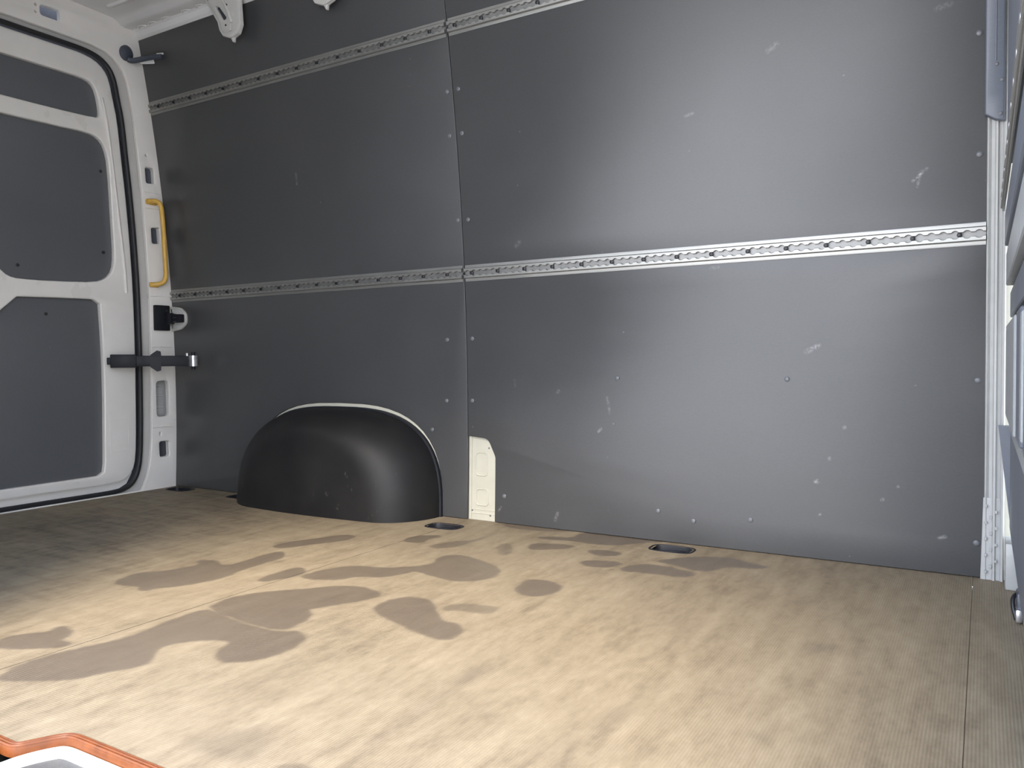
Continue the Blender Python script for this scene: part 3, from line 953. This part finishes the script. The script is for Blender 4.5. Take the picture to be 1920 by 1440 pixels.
# ================================================================== THINGS
# ------------------------------------------------------------------ cargo rails (airline track)
def rail_mesh_parts(x0, x1):
    """profile pieces in (u along the rail, v up, w out): flange plate, two scalloped lips"""
    parts = {}
    n = 24
    us = [x0 + (x1 - x0) * i / n for i in range(n + 1)]
    sec = [(-.026, 0), (-.026, .0022), (-.0235, .0028), (-.0165, .0028), (-.0160, .0020), (-.0045, .0016), (.0045, .0016), (.0160, .0020), (.0165, .0028), (.0235, .0028), (.026, .0022), (.026, 0)]
    v, f = [], []
    for u in us:
        v += [(u, a, c) for a, c in sec]
    m_ = len(sec)
    for i in range(n):
        for k in range(m_ - 1):
            f.append((i * m_ + k, (i + 1) * m_ + k, (i + 1) * m_ + k + 1, i * m_ + k + 1))
    parts['rail_base'] = (v, f)
    v, f = [], []
    for u in us:
        v += [(u, -.0105, .0023), (u, .0105, .0023)]
    for i in range(n):
        f.append((2 * i, 2 * i + 2, 2 * i + 3, 2 * i + 1))
    parts['slot_floor'] = (v, f)
    PI_ = .02438
    SL, RAD, OUT, TOP = .0050, .0092, .0168, .0105
    for sgn in (1, -1):
        v, f = [], []
        pts = []
        k0 = 0
        u = x0
        npitch = int((x1 - x0) / PI_)
        off = (x1 - x0 - npitch * PI_) / 2
        samples = [x0]
        half = math.sqrt(RAD * RAD - SL * SL)
        for k in range(npitch):
            c = x0 + off + (k + .5) * PI_
            samples += [c - half, c - half * .72, c - half * .35, c, c + half * .35, c + half * .72, c + half]
        samples.append(x1)
        for s in samples:
            k = min(max(int((s - x0 - off) / PI_), 0), npitch - 1)
            c = x0 + off + (k + .5) * PI_
            d = RAD * RAD - (s - c) ** 2
            inner = max(SL, math.sqrt(d)) if d > 0 else SL
            v += [(s, sgn * inner, .0025), (s, sgn * inner, TOP - .0008), (s, sgn * (inner + .0008), TOP), (s, sgn * (OUT - .0025), TOP), (s, sgn * OUT, TOP - .003), (s, sgn * OUT, .0025)]
        for i in range(len(samples) - 1):
            for q in range(5):
                a = (i * 6 + q, (i + 1) * 6 + q, (i + 1) * 6 + q + 1, i * 6 + q + 1)
                f.append(a if sgn < 0 else a[::-1])
        m_ = len(samples) - 1
        f.append(tuple(range(6)) if sgn > 0 else tuple(range(6))[::-1])
        f.append(tuple(m_ * 6 + q for q in range(6))[::-1] if sgn > 0 else tuple(m_ * 6 + q for q in range(6)))
        parts['channel_lip' + ('' if sgn > 0 else '_')] = (v, f)
    return parts


scr_me = disc_mesh('screw', .0056, .0052, 12, .2)
scr_me.materials.append(SCREW)


def cargo_rail(x0, x1, zc, label, first):
    t = thing('cargo_rail', label, 'cargo rail', 'aluminium cargo rails along the far wall')
    dy = 0.0536 - 0.135 * zc
    up = Vector((0, dy, 1)).normalized()
    out = Vector((0, -1, dy)).normalized()
    o = Vector((0, prof(zc), zc)) + out * .0004
    for nme, (v, f) in rail_mesh_parts(x0, x1).items():
        vv = [Vector((a, 0, 0)) + o + up * b_ + out * c for a, b_, c in v]
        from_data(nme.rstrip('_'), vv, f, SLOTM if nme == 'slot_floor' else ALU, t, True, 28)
    x = -.053
    while x > -2.92:
        if x0 + .01 < x < x1 - .01:
            r = bpy.data.objects.new('screw', scr_me)
            link(r, t)
            q = Vector((0, 0, 1)).rotation_difference(out)
            r.matrix_local = Matrix.Translation(o + out * .0064 + Vector((x, 0, 0))) @ q.to_matrix().to_4x4()
        x -= .0971
    seat(t, ((x0 + x1) / 2, prof(zc), zc))
    return t


cargo_rail(SEAM + .006, .0, .799, 'bright lower aluminium rail from the board joint to the white end post', True)
cargo_rail(-2.925, SEAM - .004, .799, 'dull lower aluminium rail from the yellow handle pillar to the board joint', False)
cargo_rail(SEAM + .006, .0, 1.5546, 'upper aluminium rail running from the board joint out of the top of the picture', False)
cargo_rail(-2.925, SEAM - .004, 1.5546, 'upper aluminium rail between the rear pillar and the board joint', False)

# rail on the bulkhead
br = thing('bulkhead_rail', 'aluminium rail on the bulkhead at the right edge, seen almost end on', 'cargo rail')
box('rail_base', (.0297, -.90, .8225), (.004, 1.28, .034), ALU, br, None, .001, 1)
for z in (.8145, .8305):
    box('channel_lip', (.0270, -.90, z), (.005, 1.28, .007), ALU, br, None, .0015, 1)
rs = disc_mesh('screw', .005, .004, 10, .2)
rs.materials.append(STEEL)
for k in range(13):
    r = bpy.data.objects.new('screw', rs)
    link(r, br)
    r.matrix_local = Matrix.Translation((.0278, -.30 - k * .097, .8225)) @ Matrix.Rotation(-math.pi / 2, 4, 'Y')
seat(br, (.03, -.9, .80))

# ------------------------------------------------------------------ wheel arch cover
wa = thing('wheel_arch_cover', 'black plastic wheel arch cover standing on the floor against the far wall', 'wheel arch cover')
D, INX, INZ = .192, .165, .085
rings = []
NA = 44
ts = [i / 9 for i in range(10)]
vv, ff = [], []
for t in ts:
    a = math.pi / 2 * t
    d = D * math.sin(a)
    ax, az = .452 - INX * (1 - math.cos(a)), .352 - INZ * (1 - math.cos(a))
    rear = arch_curve(ax, az, NA, 2.9 - 1.0 * t)
    for (x, z), q in zip(arch_curve(ax, az, NA, 2.9 - .5 * t), rear):
        if x < AC:
            x, z = q
        if x < AC:                       # the rear end is drawn in more than the front end
            x = AC + (x - AC) * (ax - .055 * (1 - math.cos(a))) / ax
        vv.append((x, prof(z) * (1 - t) - d, z))
m_ = NA + 1
for i in range(len(ts) - 1):
    for k in range(NA):
        ff.append((i * m_ + k, i * m_ + k + 1, (i + 1) * m_ + k + 1, (i + 1) * m_ + k))
last = (len(ts) - 1) * m_
c0 = len(vv)
# front face as shrinking rings, bulging slightly
prev = last
for s_i, s in enumerate((.8, .55, .3, .08)):
    rear = arch_curve((.452 - INX) * s, (.352 - INZ) * (.04 + .96 * s), NA, 1.9)
    for (x, z), q in zip(arch_curve((.452 - INX) * s, (.352 - INZ) * (.04 + .96 * s), NA, 2.4), rear):
        if x < AC:
            x, z = q
        if x < AC:
            x = AC + (x - AC) * (.452 - INX - .055) / (.452 - INX)
        vv.append((x, -D - .012 * (1 - s * s), z))
    cur = c0 + s_i * m_
    for k in range(NA):
        ff.append((prev + k, prev + k + 1, cur + k + 1, cur + k))
    prev = cur
ff.append(tuple(prev + k for k in range(m_)))
shell = from_data('shell', vv, ff, ARCH, wa, True, 70)
# flange lip on the wall
fv, fl_ = [], []
for (x, z), (x2, z2) in zip(arch_curve(.446, .346, NA), arch_curve(.4572, .3570, NA)):
    fv += [(x, prof(z) - .012, z), (x2, prof(z2) - .010, z2), (x2, prof(z2) + .002, z2)]
for k in range(NA):
    for j in range(2):
        fl_.append((k * 3 + j, k * 3 + j + 1, (k + 1) * 3 + j + 1, (k + 1) * 3 + j))
from_data('flange', fv, fl_, PLASTIC, wa, True, 40)
seat(wa, (AC, -.1, 0))

# ------------------------------------------------------------------ lashing ring wells in the floor
WLAB = ['black lashing ring well in the floor at the foot of the rear pillar', 'black lashing ring well partly hidden behind the wheel arch cover',
        'black lashing ring well between the wheel arch cover and the cream pillar foot', 'black lashing ring well nearest the bulkhead, beside the far wall']


def se_ring(a, b_, z, n=28):
    out = []
    for k in range(n):
        t = 2 * math.pi * k / n
        c, s = math.cos(t), math.sin(t)
        out.append((a * math.copysign(abs(c) ** .55, c), b_ * math.copysign(abs(s) ** .55, s), z))
    return out


prof_w = [(.0625, .0395, -.001), (.062, .039, .0014), (.060, .037, .0020), (.057, .0345, .0016), (.055, .0325, -.004), (.053, .030, -.024), (.044, .022, -.0275), (.012, .006, -.028)]
cv, cf = [], []
for a, b_, z in prof_w:
    cv += se_ring(a, b_, z)
for i in range(len(prof_w) - 1):
    for k in range(28):
        cf.append((i * 28 + k, i * 28 + (k + 1) % 28, (i + 1) * 28 + (k + 1) % 28, (i + 1) * 28 + k))
cf.append(tuple((len(prof_w) - 1) * 28 + k for k in range(28)))
cup_me = ring_me = None
for (wx, wy), lab in zip(WELLS, WLAB):
    t = thing('lashing_well', lab, 'lashing point', 'lashing ring wells in the load floor')
    if cup_me is None:
        c = from_data('cup', cv, cf, PLASTIC, t, True, 40)
        cup_me = c.data
        pts = [(.036 * math.cos(a) + .004, .017 * math.sin(a), -.010 + .003 * math.cos(a)) for a in [2 * math.pi * i / 24 for i in range(25)]]
        rg = tube('ring', pts, .0032, PLASTIC, t, 8, cap=False)
        ring_me = rg.data
        hb = box('hinge_bar', (.030, -.020, -.006), (.016, .010, .006), STEEL, t, None, .001, 1)
        bar_me = hb.data
    else:
        for nme, me in (('cup', cup_me), ('ring', ring_me), ('hinge_bar', bar_me)):
            link(bpy.data.objects.new(nme, me), t)
    t.location = (wx, wy, 0)

# ------------------------------------------------------------------ grab handle on the rear pillar
gh = thing('grab_handle', 'yellow grab handle on the white rear pillar', 'handle')
XB = -L + .040
bar = [(-L + .006, -.100, 1.178), (-L + .022, -.088, 1.180), (-L + .036, -.076, 1.177), (XB, -.066, 1.160), (XB + .001, -.060, 1.07), (XB, -.054, .92), (XB, -.052, .878), (-L + .036, -.058, .852),
       (-L + .024, -.074, .842), (-L + .008, -.096, .840)]
tube('grip', chaikin(bar, 2, False), .0095, YELLOW, gh, 10)
plate('upper_pad', [rounded([(-.112, 1.166), (-.060, 1.166), (-.060, 1.190), (-.112, 1.188)], .010)], .010, .003, m_rear(.010), YELLOW, gh)
plate('lower_pad', [rounded([(-.104, .830), (-.062, .830), (-.062, .851), (-.104, .850)], .008)], .010, .003, m_rear(.010), YELLOW, gh)
pd = disc_mesh('fixing_screw', .004, .002)
pd.materials.append(SCREW)
for y, z in ((-.082, 1.177),):
    r = bpy.data.objects.new('fixing_screw', pd)
    link(r, gh)
    r.matrix_local = Matrix.Translation((-L + .010, y, z)) @ Matrix.Rotation(math.pi / 2, 4, 'Y')
seat(gh, (-L, -.07, .84))

# ------------------------------------------------------------------ latch on the rear pillar
la = thing('door_latch', 'black latch box with a nose poking through a white rimmed cutout in the far wall', 'latch')
box('latch_box', (-L + .006, -.0535, .706), (.022, .066, .104), PLASTIC, la, None, .003)
box('latch_nose', (-L + .052, -.024, .703), (.088, .026, .034), PLASTIC, la, None, .004)
box('nose_block', (-L + .030, -.034, .703), (.030, .030, .046), PLASTIC, la, None, .004)
for z in (.720, .706, .690):
    box('nose_rib', (-L + .070, -.0385, z), (.02, .004, .003), simple('dark_grey_plastic', (.05, .05, .055), .4), la, None, .001, 1)
r = bpy.data.objects.new('latch_pin', scr_me)
link(r, la)
r.matrix_local = Matrix.Translation((-L + .017, -.036, .735)) @ Matrix.Rotation(math.pi / 2, 4, 'Y')
cupo = rounded([(-2.930, .756), (-2.865, .748), (-2.834, .722), (-2.836, .682), (-2.875, .658), (-2.930, .652)], [0, .03, .03, .03, .03, 0])
cupi = rounded([(-2.930, .748), (-2.868, .741), (-2.843, .719), (-2.844, .686), (-2.877, .667), (-2.930, .661)], [0, .025, .025, .025, .025, 0])
plate('cutout_rim', [cupo, cupi], .012, .003, m_wall(.010), SILL, la)
plate('cutout_plate', [cupo], .003, .0008, m_wall(.0035), ROOFP, la)
seat(la, (-L, -.03, .65))

# ------------------------------------------------------------------ door check strap
ds = thing('door_check_strap', 'black door check arm reaching across from the rear door to the far wall', 'door check')
SA, SB = Vector((-L - .004, -.284, .529)), Vector((-L + .185, -.020, .527))
dirv = (SB - SA)
ln = dirv.length
e1 = dirv.normalized()
e3 = Vector((0, 0, 1))
e2 = e3.cross(e1)
RS = Matrix((e1, e2, e3)).transposed()


def sbox(nme, s0, s1, w, h, mat, dn=0.0, dz=0.0, bev=.003):
    c = SA + e1 * (s0 + s1) / 2 + e2 * dn + e3 * dz
    return box(nme, c, (s1 - s0, w, h), mat, ds, RS, bev)


off_ = -.012
sbox('arm', .05, .295, .012, .042, PLASTIC, off_)
sbox('door_bracket', .008, .100, .022, .052, PLASTIC, off_)
sbox('bracket_tab', -.004, .012, .016, .028, PLASTIC, off_)
for sg in (1, -1):
    wing = [(-.022, 0), (.022, 0), (.018, .038), (.004, .042), (-.020, .024)]
    wv_ = []
    for th in (-.007, .007):
        wv_ += [SA + e1 * (.170 + u) + e2 * (off_ - .004 + th) + e3 * (sg * v) for u, v in wing]
    wf_ = [(0, 1, 2, 3, 4), (9, 8, 7, 6, 5)] + [(k, 5 + k, 5 + (k + 1) % 5, (k + 1) % 5) for k in range(5)]
    if sg < 0:
        wf_ = [f_[::-1] for f_ in wf_]
    from_data('stop_wing', wv_, wf_, PLASTIC, ds, False)
pc = SA + e1 * .308 + e2 * off_
tube('roller', [pc + e3 * z for z in (-.0215, -.0195, .0195, .0215)], .019, STEEL, ds, 16)
tube('roller_pin', [pc + e3 * z for z in (-.034, .036)], .0085, PLASTIC, ds, 12)
pc2 = SA + e1 * .285 + e2 * off_
tube('end_rivet', [pc2 + e3 * z for z in (.020, .031)], .006, STEEL, ds, 12)
seat(ds, SA)

# ------------------------------------------------------------------ swivel hook at the top of the rear pillar
hk = thing('swivel_hook', 'dark round-headed swivel hook high on the white rear pillar', 'hook')
hm = disc_mesh('hook_disc', .030, .016, 22, .4)
hm.materials.append(simple('slate_plastic', (.055, .065, .085), .45))
r = bpy.data.objects.new('hook_disc', hm)
link(r, hk)
r.matrix_local = Matrix.Translation((-L, -.182, 1.747)) @ Matrix.Rotation(math.pi / 2, 4, 'Y') @ Matrix.Scale(.9, 4, (0, 1, 0))
arm = [(-L + .012, -.180, 1.722), (-L + .02, -.168, 1.718), (-L + .045, -.150, 1.724), (-L + .085, -.130, 1.732), (-L + .132, -.112, 1.731)]
tube('hook_arm', chaikin(arm, 2, False), .0105, hm.materials[0], hk, 10, radii=None)
box('arm_tip', (-L + .125, -.114, 1.7405), (.03, .016, .006), ROOFP, hk, Euler((0, 0, .35)).to_matrix(), .002, 1)
plate('backing_tab', [rounded([(-.150, 1.700), (-.108, 1.704), (-.112, 1.722), (-.146, 1.722)], .006)], .010, .003, lambda u, v, w: (-L + .03 + (u + .15) * 1.2, u + .004 - w, v + .012), ROOFP, hk)
seat(hk, (-L, -.182, 1.72))

# ------------------------------------------------------------------ roof bows
BOW = [(-2.463, 1.853), (-2.451, 1.842), (-2.421, 1.790), (-2.402, 1.756), (-2.399, 1.728), (-2.385, 1.704), (-2.352, 1.692), (-2.346, 1.678), (-2.339, 1.678), (-2.336, 1.692),
       (-2.306, 1.700), (-2.286, 1.726), (-2.276, 1.803), (-2.268, 1.853)]
BSLOT = rounded([(-2.409, 1.812), (-2.388, 1.806), (-2.356, 1.761), (-2.374, 1.757)], .009)
mb = lambda u, v, w: (u, prof(v) - .050 - w, v)
RIM = [(-2.452, 1.853), (-2.444, 1.842), (-2.413, 1.790), (-2.394, 1.756), (-2.391, 1.730), (-2.380, 1.712), (-2.350, 1.701), (-2.338, 1.701),
       (-2.310, 1.708), (-2.294, 1.729), (-2.285, 1.803), (-2.277, 1.853)]


def roof_bow(dx, dz, label):
    t = thing('roof_bow', label, 'roof bow', 'white pressed roof bows')
    if not BOWM:
        BOWM.append(('foot_plate', plate('foot_plate', [rounded(BOW, .007, 3), BSLOT], .012, .003, mb, SILL, t, None, 35).data))
        BOWM.append(('foot_rim', plate('foot_rim', [rounded([p for p in BOW if p[1] > 1.69], .007, 3), rounded(RIM, .007, 3)], .008, .003, lambda u, v, w: (u, prof(v) - .056 - w, v), SILL, t).data))
        rid = chaikin([(-2.378, 1.853), (-2.345, 1.79), (-2.332, 1.74)], 2, False)
        BOWM.append(('pressed_ridge', tube('pressed_ridge', [(u, prof(v) - .052, v) for u, v in rid], .006, SILL, t, 8).data))
        BOWM.append(('pressed_tongue', box('pressed_tongue', (-2.344, prof(1.73) - .052, 1.730), (.012, .006, .034), SILL, t, None, .002, 1).data))
        BOWM.append(('cross_beam', box('cross_beam', (-2.365, -.85, 1.852), (.185, 1.36, .030), ROOFP, t, None, .010, 2).data))
        BOWM.append(('slot_back', box('slot_back', (-2.382, prof(1.785) - .040, 1.785), (.05, .004, .06), CAVITY, t, None, 0).data))
    else:
        for nme, me in BOWM:
            link(bpy.data.objects.new(nme, me), t)
    for x, z in ((-2.345, 1.812), (-2.366, 1.748), (-2.352, 1.817)):
        r = bpy.data.objects.new('pin_hole', clip_me)
        link(r, t)
        r.matrix_local = wall_matrix(x, z, .0497) @ Matrix.Scale(.6, 4)
    t.location = (dx, 0, dz)
    return t


BOWM = []
roof_bow(0, 0, 'white pressed roof bow foot with a slot, hanging near the rear doors')
roof_bow(.457, .010, 'tip of the second white roof bow foot at the top edge of the picture')

# ------------------------------------------------------------------ side door step: orange edge rubber, white sill, grey step
EDGE = [(-1.60, -1.5655), (-1.150, -1.5655), (-1.128, -1.5645), (-1.119, -1.549), (-1.100, -1.516), (-1.086, -1.5085), (-1.06, -1.5075), (.06, -1.5075)]
EDGE = chaikin(EDGE, 2, False)


def sweep(nme, path, sec, mat, parent, angle=40):
    """sweep a (sideways, up) section along a flat path; sideways is to the right of travel (away from the floor)"""
    v, f = [], []
    for i, p in enumerate(path):
        a = Vector(path[max(0, i - 1)])
        c = Vector(path[min(len(path) - 1, i + 1)])
        t = (c - a).normalized()
        for s, z in sec:
            v.append((p[0] + t.y * s, p[1] - t.x * s, z))
    m_ = len(sec)
    for i in range(len(path) - 1):
        for k in range(m_ - 1):
            f.append((i * m_ + k, i * m_ + k + 1, (i + 1) * m_ + k + 1, (i + 1) * m_ + k))
    return from_data(nme, v, f, mat, parent, True, angle)


et = thing('floor_edge_rubber', 'orange-brown ribbed rubber edging along the side door step', 'edge trim')
for i, (s, w_) in enumerate(((-.0040, .0030), (.0000, .0036), (.0042, .0030))):
    sec = [(s + w_ * .62 * math.cos(a), .0005 + w_ * 1.2 * math.sin(a)) for a in [math.pi * (1 - k / 8) for k in range(9)]]
    sweep('rib', EDGE, sec, ORANGE, et)
sweep('rubber_face', EDGE, [(.0052, .002), (.0068, -.002), (.0068, -.013)], ORANGE, et)
seat(et, (-.5, -1.51, 0))
sp = bpy.data.objects.new('trim_2', None)
link(sp)
struct(sp, 'white painted sill and grey step below the orange edge rubber', 'door step')
EDGE2 = chaikin([(-1.126, -1.600), (-1.122, -1.560), (-1.100, -1.520), (-1.086, -1.5125), (-1.06, -1.5110), (.06, -1.5110)], 2, False)
sweep('sill', EDGE2, [(.0045, -.009), (.007, -.0105), (.0125, -.0112), (.0150, -.0135), (.0155, -.021)], SILL, sp)
sweep('step_riser', EDGE2, [(.0148, -.020), (.0175, -.024), (.019, -.06), (.024, -.12), (.036, -.22)], STEP, sp)
box('step_tread', (-.55, -1.70, -.235), (1.45, .26, .02), STEP, sp, None, .005)
box('end_cap', (-1.212, -1.626, -.027), (.14, .095, .05), simple('dark_slate_rubber', (.035, .038, .045), .5), sp, Euler((0, 0, .12)).to_matrix(), .014, 3)
box('cap_base', (-1.20, -1.63, -.15), (.11, .09, .2), STEP, sp, None, .006)
seat(sp, (-.5, -1.55, -.24))

# ------------------------------------------------------------------ floor latch by the bulkhead
fl2 = thing('floor_latch', 'small dark latch with a bright steel tongue on the floor by the bulkhead', 'latch')
box('latch_housing', (.076, -.300, .030), (.040, .050, .058), simple('latch_grey', (.07, .08, .10), .35), fl2, None, .006)
box('steel_tongue', (.060, -.318, .016), (.012, .036, .026), STEEL, fl2, None, .004)
tube('latch_loop', chaikin([(.056, -.30, .050), (.050, -.312, .046), (.050, -.322, .030), (.056, -.33, .008)], 2, False), .004, SCREW, fl2, 8)
seat(fl2, (.07, -.31, 0))
